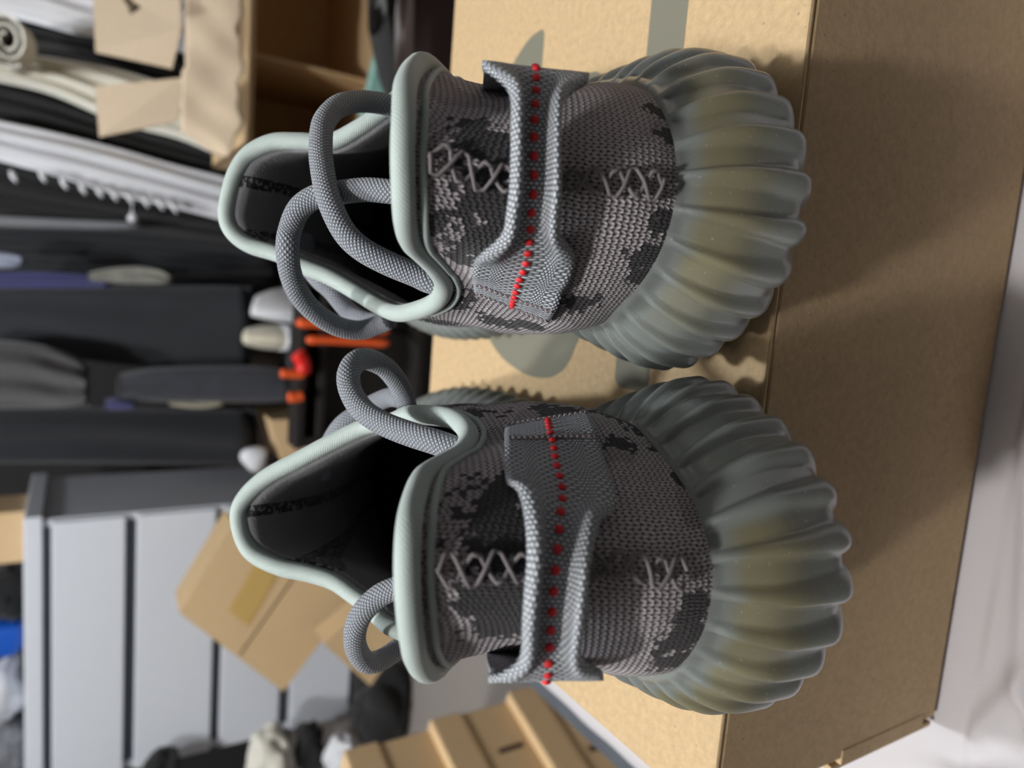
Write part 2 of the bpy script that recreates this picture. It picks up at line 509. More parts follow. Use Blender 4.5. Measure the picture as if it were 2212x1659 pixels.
def zt(y): return ZT-ZS*np.interp(y,[0,.025,.05,.085,.12,.16,.2,.29],[0,.025,.049,.0725,.09,.106,.115,.115])
def zb(y): return HB*np.clip(1-y/.09,0,1)**1.5
RIM={'R': [(-0.0, 23.0, 112.2), (6.5, 24.5, 111.8), (13.7, 30.4, 109.5), (19.8, 39.3, 104.4), (23.6, 46.7, 99.1), (24.5, 54.1, 92.7), (24.4, 62.0, 85.0), (29.2, 75.0, 78.0), (31.5, 90.0, 78.5), (31.1, 105.0, 81.2), (27.8, 110.0, 83.6), (22.8, 115.0, 88.9), (18.4, 122.0, 95.3), (18.1, 128.0, 102.5), (17.4, 134.0, 109.3), (13.7, 139.0, 115.0), (8.0, 141.0, 118.3), (1.2, 142.0, 120.0), (-5.7, 142.0, 120.7), (-10.6, 141.0, 118.8), (-14.1, 138.0, 114.3), (-16.1, 132.0, 107.3), (-19.0, 126.0, 101.9), (-21.2, 120.0, 96.1), (-23.5, 115.0, 92.0), (-26.3, 109.0, 88.1), (-28.9, 100.0, 85.6), (-30.1, 88.0, 84.6), (-28.1, 73.0, 84.9), (-25.2, 62.0, 85.1), (-21.4, 54.1, 87.4), (-18.0, 46.7, 93.1), (-15.7, 40.0, 99.2), (-13.6, 33.4, 105.2), (-10.5, 26.7, 109.4), (-6.0, 23.7, 111.3)], 'L': [(-6.1, 23.0, 114.5), (-12.4, 24.5, 113.4), (-16.5, 30.4, 109.6), (-19.5, 36.3, 105.0), (-21.2, 42.2, 98.0), (-22.7, 48.2, 91.3), (-25.5, 54.1, 86.1), (-28.2, 60.0, 84.0), (-30.5, 70.0, 82.6), (-31.6, 80.0, 83.5), (-31.9, 90.0, 84.7), (-30.3, 98.0, 86.2), (-29.5, 108.0, 88.5), (-27.9, 113.0, 91.5), (-24.0, 120.0, 97.9), (-20.0, 127.0, 103.8), (-15.2, 135.0, 110.9), (-9.8, 140.0, 115.7), (-4.3, 142.0, 117.8), (3.2, 142.0, 116.6), (8.1, 139.0, 113.8), (11.5, 133.0, 108.0), (13.3, 127.0, 101.3), (15.4, 121.0, 95.8), (19.0, 115.0, 91.7), (21.8, 110.0, 88.8), (26.0, 104.0, 85.8), (27.5, 92.0, 81.0), (25.5, 75.0, 80.0), (20.5, 62.0, 87.6), (20.3, 54.1, 93.4), (19.2, 46.7, 99.2), (16.8, 40.8, 103.9), (12.3, 34.8, 108.1), (7.1, 28.9, 111.3), (0.7, 24.5, 113.7)]}
def rimcurve(s,n=2000):
    P=np.array(RIM[s])/1000.
    if s=='R': P=np.vstack([P[:1],P[:0:-1]])   # medial first
    return resample(cr(P,6000),n)
def anchors(P,ys,ytop):
    # index of: heel 0, medial y1, medial y2, top, lateral y2, lateral y1
    k=int(P[:,1].argmax()); n=len(P)
    med=np.arange(0,k);lat=np.arange(k,n)
    def f(seg,y): return int(seg[np.abs(P[seg,1]-y).argmin()])
    return [0]+[f(med,y) for y in ys]+[k]+[f(lat,y) for y in ys[::-1]]+[n]
def upper(s,n=360,m=56):
    P,N=outline(4000);rim=rimcurve(s,4000)
    aS=anchors(P,[.03,.065,.15],0);aR=anchors(rim,[.026,.06,.105],0)
    # sample columns: uniform on a blend of both arcs
    tS=np.array(aS)/4000.;tR=np.array(aR)/4000.
    t=np.linspace(0,1,n,endpoint=False)
    fs=np.interp(t,tS,np.linspace(0,1,len(tS)))  # dummy
    iS=(t*4000).astype(int)
    tr=np.interp(t,tS,tR)
    k=np.ones(25)/25
    ext=np.r_[tr[-40:]-1,tr,tr[:40]+1];tr=np.convolve(ext,k,'same')[40:-40]
    sr=np.linspace(0,1,4001);rr=np.vstack([rim,rim[:1]])
    Rm=np.stack([np.interp(tr%1,sr,rr[:,j]) for j in range(3)],1)
    p=P[iS];nn=N[iS];y=p[:,1]
    S=np.c_[p-nn*(inset(y)+.0006-.002*np.clip(1-y/.03,0,1))[:,None],zt(y)-.003]
    hg=(Rm[:,2]-S[:,2])
    wt=np.clip((y-.14)/.10,0,1);wt=wt*wt*(3-2*wt)
    b1z=np.interp(wt,[0,1],[.38,.30])*hg
    b1o=np.interp(y,[0,.03,.06,.11,.18,.29],[.001,.005,.012,.013,.004,.001])
    lat=p[:,0]>0
    b1o=np.where(lat,np.interp(y,[0,.02,.05,.08,.12,.18,.29],[.001,.001,-.002,.001,.008,.004,.001]),b1o)
    B1=S+np.c_[nn*b1o[:,None],b1z]
    c=np.interp(y,[0,.03,.07,.12,.16,.2,.25,.29],[.12,.12,.14,.25,.25,.22,.15,.12])
    c=np.where(lat,np.interp(y,[0,.015,.04,.08,.12,.16,.2,.25,.29],[.12,.05,-.25,-.1,.2,.25,.22,.15,.12]),c)
    ln=np.interp(y,[0,.1,.2,.29],[.36,.36,.42,.46])*hg
    dirn=np.c_[nn*c[:,None],-np.ones(n)]
    B2=Rm+dirn*ln[:,None]
    u=np.linspace(0,1,m)[:,None,None]
    G=(1-u)**3*S+3*u*(1-u)**2*B1+3*u*u*(1-u)*B2+u**3*Rm   # m,n,3
    return G
def gnormals(G):
    du=np.roll(G,-1,1)-np.roll(G,1,1);dv=np.gradient(G,axis=0)
    Nn=np.cross(du,dv);Nn/=np.linalg.norm(Nn,axis=-1)[...,None]+1e-12
    # outward check at heel col 0 mid
    if Nn[G.shape[0]//3,0,1]>0: Nn=-Nn
    return Nn

STRAP={'R':[(-25.3,46.5,73.2,-0.92,-0.09,0.39),(-22.4,36.2,78.9,-0.93,-0.12,0.36),(-20.1,31.2,81.5,-0.90,-0.34,0.28),(-18.5,27.7,83.1,-0.91,-0.33,0.26),(-16.3,23.9,84.6,-0.82,-0.52,0.23),(-13.8,20.4,86.5,-0.73,-0.64,0.23),(-9.8,16.2,89.1,-0.60,-0.75,0.28),(-6.3,14.3,90.4,-0.42,-0.85,0.32),(-2.4,13.4,91.0,-0.15,-0.93,0.35),(5.7,14.2,91.3,0.36,-0.87,0.33),(12.0,16.4,90.2,0.56,-0.77,0.31),(15.9,18.6,89.0,0.68,-0.67,0.29),(18.7,20.5,88.0,0.80,-0.55,0.25),(20.8,23.2,86.5,.9,-.4,.2),(21.8,28,84,.97,-.2,.15),(22.4,36,80,.98,-.1,.2),(23.4,47,74.5,.98,-.05,.2)],
'L':[(-29.7,49.4,68.3,-0.96,-0.15,0.25),(-27.0,38.4,75.3,-0.96,-0.21,0.20),(-24.1,32.7,78.5,-0.89,-0.44,0.14),(-21.0,27.2,81.9,-0.89,-0.44,0.13),(-16.5,20.4,85.5,-0.75,-0.65,0.14),(-13.1,16.4,89.0,-0.62,-0.76,0.18),(-6.9,13.6,92.0,-0.21,-0.93,0.30),(-1.8,13.5,92.9,0.18,-0.92,0.37),(2.9,14.4,92.9,0.40,-0.83,0.39),(9.1,16.6,92.1,0.56,-0.74,0.37),(12.9,18.4,91.2,0.68,-0.63,0.34),(15.2,20.4,90.0,0.78,-0.53,0.30),(16.8,22.6,88.9,.88,-.4,.25),(18.0,27,86.5,.95,-.25,.2),(18.8,34,83.5,.98,-.12,.2),(20.6,45,77.5,.98,-.05,.2)]}
# half width and curl of the webbing at those points
STRAP_W={'R':[9.5,9.6,9.6,9.8,9.8,8.8,5.4,4.8,4.6,4.5,4.9,7.0,9.4,10.2,9.8,9.6,9.6],'L':[9.6,9.6,9.6,9.8,9.8,7.0,5.4,5.2,5.1,5.1,7.6,9.4,10.2,9.8,9.6,9.6]}
STRAP_C={'R':[0,0,0,0,.3,1.6,3.4,3.8,4.0,4.0,3.6,1.8,.5,0.1,0,0,0],'L':[0,0,0,0,.6,2.2,3.4,3.8,4.0,3.8,2.0,.6,.1,0,0,0]}
SEAM={'R':[(1.0,22.3,107.7,0.08,-0.98,0.19),(-0.4,21.2,103.2,0.01,-0.97,0.25),(-1.6,19.2,96.6,-0.11,-0.94,0.32),(-1.1,17.2,91.0,-0.08,-0.93,0.35),(-0.6,15.0,85.3,-0.03,-0.94,0.34),(-0.0,12.2,76.8,0.04,-0.96,0.27),(0.8,10.2,67.1,0.04,-0.99,0.11),(1.5,9.9,61.5,0.12,-0.99,0.01)],
'L':[(-5.3,22.3,109.9,0.05,-0.98,0.19),(-5.2,21.0,104.4,0.02,-0.97,0.26),(-5.0,19.2,98.4,-0.03,-0.95,0.31),(-4.6,17.1,92.4,-0.03,-0.94,0.33),(-4.0,14.7,85.6,-0.10,-0.95,0.31),(-3.9,13.0,79.9,-0.18,-0.95,0.26),(-2.1,11.2,73.2,-0.11,-0.97,0.19),(-0.3,9.9,64.5,-0.04,-1.00,0.06)]}
LACES={'R':[[(-32.8,104.0,80.3),(-34.8,108.0,82.2),(-36.9,110.0,87.2),(-35.9,108.0,94.7),(-32.2,104.0,102.5),(-27.2,100.0,108.4),(-21.5,96.0,112.1),(-15.4,92.0,114.1),(-10.4,92.0,113.6),(-5.3,90.0,112.1),(-2.0,87.0,108.8),(-0.7,83.0,104.6),(0.4,77.0,99.0),(0.1,71.0,94.0),(0.4,67.0,88),(1,66,80)],
[(29.5,106,78),(28.1,105.0,82.7),(28.4,105.0,85.6),(27.4,104.0,93.0),(23.8,100.0,100.4),(17.7,95.0,105.5),(11.1,90.0,107.4),(5.7,86.0,108.0),(-1.6,80.0,108.1),(-7.4,76.0,106.8),(-11.6,73.0,104.8),(-14.7,70.0,101.6),(-17.3,67.0,96.4),(-19.4,64.0,90.5),(-20.8,62.0,86.9),(-21.2,60.0,80.5),(-19,62,72)],
[(-10,150,94),(-17.5,142.0,95.5),(-22.8,134.5,93.5),(-26.1,131.0,90.2),(-32.3,128.0,84.9),(-34.7,122.0,81.2),(-34.5,116.0,77.3)]],
'L':[[(-18,57,76),(-21.5,58.0,82),(-23.0,61.0,85.1),(-25.1,66.0,89.0),(-27.2,73.0,92.6),(-29.8,80.0,96.0),(-33.1,86.0,98.6),(-37.9,91.0,99.9),(-42.9,94.0,99.4),(-46.5,97.0,96.1),(-47.3,100.0,91.6),(-45.4,103.0,85.7),(-41.6,106.0,81.0),(-37.6,108.0,78.2),(-33.7,108.0,77.2)],
[(-14,149,90),(-22,141,91),(-29.0,132.5,89.5),(-33.3,128.0,85.1),(-36.1,124.0,81.3),(-37.8,118.0,78.4),(-36.9,112.0,76.9)],
[(8,84,80),(10.9,85.0,87.0),(12.1,88.0,89.5),(14.4,92.0,93.0),(18.8,96.0,96.1),(24.4,100.0,96.9),(30.5,104.0,95.2),(35.4,107.0,91.4),(36.6,110.0,86.0),(35.2,113.0,79.2),(32.3,114.0,74.1)]]}
BLOBS={'R':[(-12,24,93,9),(-6,20,95,8),(-3,20,97,6),(5,21,98,6),(3,19,95,6),(18,19,58,3),(12,14,59,3),(-6,11,61,4),(-12,15,60,5),(-16,20,58,4),(-29,62,66,5),(-23,32,64,5),(-29,56,63,5),(-16,33,94,4),(-25,60,82,6),(-32,85,73,6),(-10,25,103,3)],
'L':[(-13,23,98,8),(-16,25,94,6),(-8,20,98,9),(-3,19,97,9),(4,22,97,8),(9,25,94,6),(10,27,97,6),(0,22,103,4),(7,12,64,4),(13,15,63,6),(19,21,60,5),(4,10,64,3),(-32,55,60,8),(-29,48,46,8),(-25,38,47,6),(-22,31,51,4),(-35,91,70,8),(-32,72,77,6),(-16,21,55,3),(-24,32,61,4)]}
NRIB = 66
def build_shoe(key, X0, Y0, yaw, side, dz, label):
    sx = np.array([side, 1.0, 1.0])
    fl = side > 0
    root = empty('running_shoe', (X0, Y0, ZB + dz), yaw)
    tag(root, label, 'shoe', 'pair of running shoes on the cardboard box')
    # ---- sole: one moulded rubber shell with ribs that fade in below its top edge
    n = NRIB * 16
    P, N = outline(n)
    y = P[:, 1]
    t = np.arange(n) / n
    per = 0.0
    d_ = np.linalg.norm(np.roll(P, -1, 0) - P, axis=1); per = d_.sum()
    sd = np.where(t < .5, t, t - 1) * per                 # distance from the heel, inner side positive
    a = np.r_[np.linspace(0, .12, 7)[:-1], np.linspace(.12, 1, 27)]
    kb = cr(np.array([(0, -1), (.05, -.66), (.1, -.45), (.25, -.13), (ZM, 0), (.65, 0), (.85, 0), (1, 0)]), 400, False)
    kt = cr(np.array([(0, 0), (.05, 0), (.1, 0), (.25, 0), (ZM, 0), (.65, -.12), (.85, -.5), (1, -1)]), 400, False)
    INV = inset(y)
    off = [BOT * np.interp(ai, kb[:, 0], np.minimum(kb[:, 1], 0)) + INV * np.interp(ai, kt[:, 0], np.minimum(kt[:, 1], 0)) for ai in a]
    u = (t * NRIB) % 1.0
    rows = []; foam = []
    zbv, ztv = zb(y), zt(y)
    for ai, oi in zip(a, off):
        amp = .0025 * np.interp(ai, [0, .15, .35, .6, .8, .925, .965, 1], [.75, 1.05, 1.0, .95, .9, .85, 0, 0])
        w = np.interp(ai, [0, .3, .6, .8, .95], [2.0, 1.6, 1.15, 1.0, .75])
        q = np.where(u < .4, (.4 - u) / (.17 * w), (u - .4) / (.28 * w))
        rib = np.clip(1 - q ** 2, 0, 1) ** .8
        o = oi + amp * (rib - .62) + .0003 * np.exp(-((sd - .012) / .0005) ** 2) * (ai > .1)
        rows.append(np.c_[P + N * o[:, None], zbv + ai * (ztv - zbv) + .0015 * (1 - ai)])
        top = 1 / (1 + np.exp((ai - .87) / .010)); bot = 1 / (1 + np.exp(-(ai - .58) / .05))
        if key == 'L': arcm = 1 / (1 + np.exp((sd - .0115) / .0006)) * np.clip((sd + .085) / .02, 0, 1)
        else: arcm = np.clip((sd + .055) / .025, 0, 1) * np.clip((.048 - sd) / .03, 0, 1)
        foam.append(.8 * top * bot * arcm)
    rows.append(np.c_[P - N * (INV + .004)[:, None], ztv - .0012]); foam.append(np.zeros(n))
    rows.append(np.c_[P - N * (INV + .007)[:, None], ztv - .006]); foam.append(np.zeros(n))
    G = np.array(rows) * sx
    grid_mesh('sole', G, MAT['rubber'], root, closed_u=True, flip=not fl, attrs={'foam': np.array(foam)},
              extra=[tuple(range(n)) if not fl else tuple(range(n))[::-1]])
    Po = resample(P, 300); tt = np.linspace(0, n, 300, endpoint=False).astype(int)
    jag = .0008 * np.sign(np.sin(np.arange(300) * 2 * math.pi * NRIB / 300))
    lo = np.c_[P[tt] - N[tt] * (BOT - .001 - jag)[:, None], zbv[tt] + .0003]
    hi = np.c_[P[tt] - N[tt] * (BOT - .003 - jag)[:, None], zbv[tt] + .0035]
    ins = np.c_[P[tt] - N[tt] * (BOT + .004), zbv[tt] + .0003]
    grid_mesh('outsole', np.array([ins, lo, hi]) * sx, MAT['outsole'], root, closed_u=True, flip=not fl,
              extra=[tuple(range(300)) if not fl else tuple(range(300))[::-1]])
    # ---- knitted upper
    U = upper(key, 420, 64)
    Nn = gnormals(U)
    camo = np.zeros(U.shape[:2])
    for bx, by, bz, br in BLOBS[key]:
        dd = np.linalg.norm(U - np.array([bx, by, bz]) / 1000., axis=-1)
        camo = np.maximum(camo, .95 * np.exp(-(dd / (br * .0011)) ** 2))
    camo += np.where(U[..., 1] > .06, .12, 0)
    du = np.linalg.norm(np.diff(np.concatenate([U, U[:, :1]], 1), axis=1), axis=-1)
    su = np.concatenate([np.zeros((U.shape[0], 1)), np.cumsum(du, 1)], 1)
    half = U.shape[1] // 2
    su = np.where(np.arange(su.shape[1])[None] > half, su - su[:, -1:], su)
    sv = np.concatenate([np.zeros((1, U.shape[1])), np.cumsum(np.linalg.norm(np.diff(U, axis=0), axis=-1), 0)], 0)
    sv = np.concatenate([sv, sv[:, :1]], 1)
    grid_mesh('knit_upper', U * sx, MAT['knit'], root, closed_u=True, flip=not fl, attrs={'camo': camo}, uvgrid=np.stack([su, sv], -1))
    # ---- lining and insole
    k0 = 12
    L = (U - Nn * .0032)[k0:]
    L[-1] = U[-1] - Nn[-1] * .0005
    L = np.vstack([np.c_[np.broadcast_to((L[0] * .985)[None], (1,) + L[0].shape)], L])
    lining = grid_mesh('lining', L * sx, MAT['lining'], root, closed_u=True, flip=fl)
    ring = L[1] * np.array([.99, 1, 1])
    c = ring.mean(0)
    pad = np.array([ring, ring * .5 + c * .5, np.broadcast_to(c, ring.shape) * .98 + ring * .02])
    pad[..., 2] = np.minimum(pad[..., 2], ring[:, 2]) - .002
    grid_mesh('insole', pad * sx, MAT['insole'], root, closed_u=True, flip=not fl)
    # ---- rolled binding round the opening, with a narrow seam below it
    rim = U[-1].copy()
    rim = resample(rim, 420)
    yr = rim[:, 1]
    rad = np.interp(yr, [.017, .04, .07, .1, .142], [.0022, .0022, .0024, .0024, .0026])
    tube('collar_binding', rim * sx, rad, MAT['binding'], root, closed=True, k=16)
    k1 = 58
    seam = resample((U[k1] + Nn[k1] * .0004), 420)
    # follow the heel part only: the seam lies 4 mm under the roll
    def below(dist):
        seg = np.linalg.norm(np.diff(U[::-1], axis=0), axis=-1).cumsum(0)
        out = np.zeros((U.shape[1], 3)); nr = np.zeros((U.shape[1], 3))
        for j in range(U.shape[1]):
            q = np.searchsorted(seg[:, j], dist)
            out[j] = U[::-1][q + 1, j]; nr[j] = Nn[::-1][q + 1, j]
        return out + nr * .0002
    sm = below(.0036)
    sel = [j for j in range(-110, 111)]
    tube('binding_seam', resample(sm[sel], 260, False) * sx, .0007, MAT['binding'], root, k=8)
    # ---- heel seam: two crossing zigzag threads
    S = np.array(SEAM[key]); pts = resample(cr(np.c_[S[:, :3] / 1000., S[:, 3:]], 300, False)[:, :6] , 140, False)
    pp, pn = pts[:, :3], pts[:, 3:]
    T = np.gradient(pp, axis=0); T /= np.linalg.norm(T, axis=1)[:, None]
    B = np.cross(T, pn); B /= np.linalg.norm(B, axis=1)[:, None]
    ss = np.r_[0, np.cumsum(np.linalg.norm(np.diff(pp, axis=0), axis=1))]
    for ph, amp in ((0.0, .0024), (math.pi * .9, .0021)):
        f = np.linspace(0, ss[-1] * .94, 420)
        g = lambda A: np.stack([np.interp(f, ss, A[:, k]) for k in range(3)], 1)
        wob = .0004 * np.sin(f * 900 + ph)
        z = 2 / math.pi * np.arcsin(np.sin(f / .0082 * 2 * math.pi + ph)) * 1.5
        z = np.clip(z, -1, 1)
        path = g(pp) + g(B) * ((z * amp) + wob)[:, None] + g(pn) * (.0011 + .0004 * np.cos(f / .0041 * 2 * math.pi + ph))[:, None]
        tube('seam_thread', path * sx, .00042, MAT['thread'], root, k=6)
    # ---- heel loop of woven webbing with a row of red stitches
    ctl = np.array(STRAP[key]); ctl[:, :3] /= 1000.
    full = np.c_[ctl, np.array(STRAP_W[key]) / 1000., np.array(STRAP_C[key]) / 1000.]
    q = cr(full, 600, False)
    s_ = np.r_[0, np.cumsum(np.linalg.norm(np.diff(q[:, :3], axis=0), axis=1))]
    m = 130
    f = np.linspace(0, s_[-1], m)
    q = np.stack([np.interp(f, s_, q[:, k]) for k in range(8)], 1)
    c, nr = q[:, :3], q[:, 3:6] / np.linalg.norm(q[:, 3:6], axis=1)[:, None]
    T = np.gradient(c, axis=0); T /= np.linalg.norm(T, axis=1)[:, None]
    nr = nr - T * (nr * T).sum(1)[:, None]; nr /= np.linalg.norm(nr, axis=1)[:, None]
    Bq = np.cross(nr, T)
    Bq *= np.sign(Bq[:, 2])[:, None]                       # points up
    wv = np.linspace(-1, 1, 17)
    aw = np.abs(wv); sw = np.clip((aw - .38) / .30, 0, 1)
    curl = sw * sw * (3 - 2 * sw) - .45 * np.clip((aw - .75) / .25, 0, 1) ** 2
    front = c[:, None] + Bq[:, None] * (q[:, 6][:, None, None] * wv[None, :, None]) + nr[:, None] * (q[:, 7][:, None, None] * curl[None, :, None])
    back = front - nr[:, None] * .0013
    prof = np.concatenate([front, back[:, ::-1]], 1)       # closed section
    strap = grid_mesh('heel_loop', prof * sx, MAT['webbing'], root, closed_u=True, flip=fl,
                      extra=[tuple(range(34)), tuple(range((m - 1) * 34, m * 34))])
    # red stitches share one mesh
    count = 30
    th = np.linspace(0, 2 * math.pi, 10, endpoint=False); la = np.linspace(-math.pi / 2, math.pi / 2, 6)[1:-1]
    V = [(math.cos(b) * math.cos(x), math.cos(b) * math.sin(x), math.sin(b)) for b in la for x in th] + [(0, 0, -1), (0, 0, 1)]
    F = [(i * 10 + j, i * 10 + (j + 1) % 10, (i + 1) * 10 + (j + 1) % 10, (i + 1) * 10 + j) for i in range(3) for j in range(10)]
    F += [((j + 1) % 10, j, 40) for j in range(10)] + [(30 + j, 30 + (j + 1) % 10, 41) for j in range(10)]
    me = None
    for i in range(count):
        fi = (i + .4) / count * (m - 1); k = int(fi)
        pos = c[k] * (1 - fi + k) + c[min(k + 1, m - 1)] * (fi - k) + nr[k] * .0001
        if me is None:
            o = mesh('red_stitch', V, F, MAT['red'], strap, True); me = o.data
        else:
            o = put(bpy.data.objects.new('red_stitch', me), strap)
        zx, xx = Vector((nr[k] * sx).tolist()), Vector((T[k] * sx).tolist())
        yx = zx.cross(xx)
        R3 = Matrix((xx, yx, zx)).transposed().to_4x4()
        R3.translation = Vector((pos * sx).tolist())
        o.matrix_local = R3 @ Matrix.Diagonal((.0009, .00086, .00055, 1))
    # stitched ends of the loop
    for k in (2, 14) if key == 'R' else (2, 22):
        ln = c[k][None] + Bq[k][None] * (q[k, 6] * np.linspace(-.93, .93, 60))[:, None] + nr[k][None] * (.0002 + .0003 * np.cos(np.arange(60) * 1.6))[:, None]
        tube('loop_stitching', ln * sx, .0004, MAT['thread'], root, k=6)
    # ---- laces
    for l in LACES[key]:
        p = resample(cr(np.array(l) / 1000., 300, False), 150, False)
        tube('lace', p * sx, .0030, MAT['lace'], root, k=14)
    return root

build_shoe('R', 0.0223, 0.0950, -0.0085, 1, 0.0, 'grey camouflage knit running shoe with two big loose lace loops above its opening')
build_shoe('L', -0.0453, 0.0746, 0.2111, -1, 0.0008, 'grey camouflage knit running shoe with one small lace loop at each side of its opening')

# ------------------------------------------------------------------ things further back in the room
def chest():
    Yf = 1.80; xr, xl = -.316 * Yf, -.676 * Yf
    root = empty('chest_of_drawers', ((xl + xr) / 2, Yf + .18, 0))
    ox, oy = root.location[0], root.location[1]
    wh = plain_mat('white_lacquer', srgb(218, 223, 232), 0.4)
    wh_shade = plain_mat('shaded_white_lacquer', srgb(208, 211, 219), 0.5)  # darker copy of the white lacquer, shade put into the side boards
    z = lambda px: at(px, 1350, Yf)[2]
    top = z(52)
    B = lambda nm, lo, hi, m, par=root, bev=.003: box(nm, (lo[0] - ox, lo[1] - oy, lo[2]), (hi[0] - ox, hi[1] - oy, hi[2]), m, par, bev)
    B('top_board', (xl - .01, Yf - .012, top - .035), (xr + .01, Yf + .37, top), wh)
    B('side_board', (xr - .018, Yf, 0), (xr, Yf + .36, top - .035), wh_shade)
    B('side_board', (xl, Yf, 0), (xl + .018, Yf + .36, top - .035), wh_shade)
    B('back_board', (xl + .018, Yf + .34, 0), (xr - .018, Yf + .36, top - .035), wh_shade)
    edges = [(112, 268), (292, 458), (478, 606), (630, 757)]
    dk = plain_mat('drawer_gap_shadow_gap_grey', srgb(96, 99, 106), 0.6)
    for a, b in edges:
        d = B('drawer', (xl + .004, Yf - .018, z(b)), (xr - .004, Yf + .002, z(a)), wh)
        o = B('drawer_box', (xl + .02, Yf + .002, z(b) + .01), (xr - .02, Yf + .32, z(a) - .03), dk, d, 0)
    B('rail', (xl + .018, Yf + .006, 0), (xr - .018, Yf + .02, top - .035), dk)
    B('plinth', (xl + .01, Yf + .01, 0), (xr - .01, Yf + .03, max(.01, z(765))), dk)
    tag(root, 'white chest of four wide drawers with its side toned darker as shade', 'chest of drawers')
    return top
CHEST_TOP = chest()

def lump(name, c, r, mat, label, cat, amp=.18, seed=0, sq=2.6, group=None, nu=40, nv=24):
    """a soft bundle: a squarish rounded body with creases, resting at its base"""
    g = np.random.default_rng(seed)
    th = np.linspace(0, 2 * math.pi, nu, endpoint=False); ph = np.linspace(-math.pi / 2 + .02, math.pi / 2 - .02, nv)
    P, T = np.meshgrid(ph, th, indexing='ij')
    sp = lambda v, e: np.sign(v) * np.abs(v) ** e
    e = 2.0 / sq
    d = np.stack([sp(np.cos(P), e) * sp(np.cos(T), e), sp(np.cos(P), e) * sp(np.sin(T), e), sp(np.sin(P), e)], -1)
    k = np.ones(P.shape)
    for i in range(7):
        w = g.normal(size=3) * 3.0; o = g.uniform(0, 6.28)
        k += amp / 3.0 * np.sin((d * w).sum(-1) + o) * (1 if i < 4 else .6)
    for i in range(4):
        w = g.normal(size=3) * 9.0; o = g.uniform(0, 6.28)
        k -= amp / 4.0 * np.abs(np.sin((d * w).sum(-1) + o)) ** 6
    G = d * k[..., None] * np.array(r)
    zmin = G[..., 2].min()
    root = None
    o = grid_mesh(name, G - np.array([0, 0, zmin]), mat, None, closed_u=True, extra=[tuple(range(nu))[::-1], tuple(range((nv - 1) * nu, nv * nu))])
    o.location = (c[0], c[1], c[2])
    return tag(o, label, cat, group)

def garment(name, rows, Y, th, mat, label, folds=3.0, amp=.012, seed=0, group='clothes hanging in the wardrobe', cat='garment', bottom_round=0.0):
    """a hanging piece of clothing: soft vertical folds, real thickness. rows: (down, from, to) along its length"""
    g = np.random.default_rng(seed)
    R = cr(np.array(rows, float), 26, False)
    nc = 22
    c = np.linspace(0, 1, nc)
    front = np.zeros((26, nc, 3)); back = np.zeros((26, nc, 3))
    p1, p2 = g.uniform(0, 6, 2)
    for i in range(26):
        x, a, b = R[i]
        for j in range(nc):
            q = at(x, a + (b - a) * c[j], Y)
            e = abs(2 * c[j] - 1)
            rnd = th * .5 * (1 - math.sqrt(max(0, 1 - e ** 4)))
            f = amp * math.sin(c[j] * folds * 6.283 + p1 + .7 * math.sin(i * .22 + p2)) * (1 - e ** 6)
            hem = .4 * th * max(0, (i - 23) / 2.0)
            front[i, j] = q + np.array([0, f + rnd + hem, 0])
            back[i, j] = q + np.array([0, th - rnd - hem + f * .3, 0])
    sec = np.concatenate([front, back[:, ::-1]], 1)
    n = 2 * nc
    o = grid_mesh(name, sec, mat, None, closed_u=True, extra=[tuple(range(n)), tuple(range(25 * n, 26 * n))])
    return tag(o, label, cat, group)

C_WHITE = cloth_mat('white_cotton', srgb(222, 224, 230), .08)
C_CREAM = cloth_mat('cream_cotton', srgb(226, 224, 212), .08)
C_BLACK = cloth_mat('black_cloth', srgb(19, 20, 22), .4)
C_SLATE = cloth_mat('slate_cloth', srgb(40, 44, 49), .3)
C_CHAR = cloth_mat('charcoal_cloth', srgb(84, 84, 86), .3)
C_NAVY = cloth_mat('navy_black_cloth', srgb(28, 31, 37), .3)
C_GREY = cloth_mat('grey_cloth', srgb(130, 132, 138), .25)
garment('white_shirt', [(-60, -140, 10), (60, -110, 38), (190, -80, 72), (420, -40, 110)], 1.62, .05, C_WHITE, 'white shirt at the far end of the clothes, above the open flaps', seed=1)
garment('black_jacket', [(-60, 5, 60), (60, 28, 90), (190, 55, 115), (420, 100, 200)], 1.68, .05, C_BLACK, 'black jacket between the white shirt and the cream trousers', seed=2)
garment('cream_trousers', [(-60, 95, 160), (100, 115, 195), (260, 145, 262), (400, 190, 300), (560, 250, 372)], 1.60, .05, C_CREAM, 'cream trousers hanging behind the cardboard flaps', seed=3)
garment('black_trousers', [(-60, 150, 250), (100, 190, 283), (260, 250, 330), (400, 292, 372), (620, 350, 430)], 1.66, .05, C_BLACK, 'black trousers hanging between cream and white ones', seed=4)
garment('white_trousers', [(-60, 245, 330), (100, 278, 372), (260, 318, 420), (400, 358, 452), (620, 410, 510)], 1.60, .05, C_WHITE, 'bright white trousers with a fringe down one side', seed=5)
garment('black_coat', [(-60, 322, 480), (100, 365, 490), (260, 410, 496), (400, 440, 520), (640, 480, 560)], 1.66, .06, C_BLACK, 'black coat beside the fringed white trousers', seed=6)
garment('grey_scarf', [(-60, 462, 484), (80, 470, 490), (200, 476, 493), (300, 480, 492)], 1.62, .02, C_GREY, 'thin grey scarf hanging against the black coat', folds=1, amp=.003, seed=7)
garment('black_sweater', [(-60, 484, 610), (160, 490, 615), (360, 500, 622), (600, 520, 640)], 1.735, .05, C_NAVY, 'blue black sweater between the black coat and the slate coat', seed=8)
garment('slate_coat', [(-60, 622, 760), (120, 620, 775), (330, 618, 800), (470, 618, 806), (542, 620, 806)], 1.615, .06, C_SLATE, 'long slate grey coat hanging in the middle of the wardrobe', folds=2, amp=.006, seed=9)
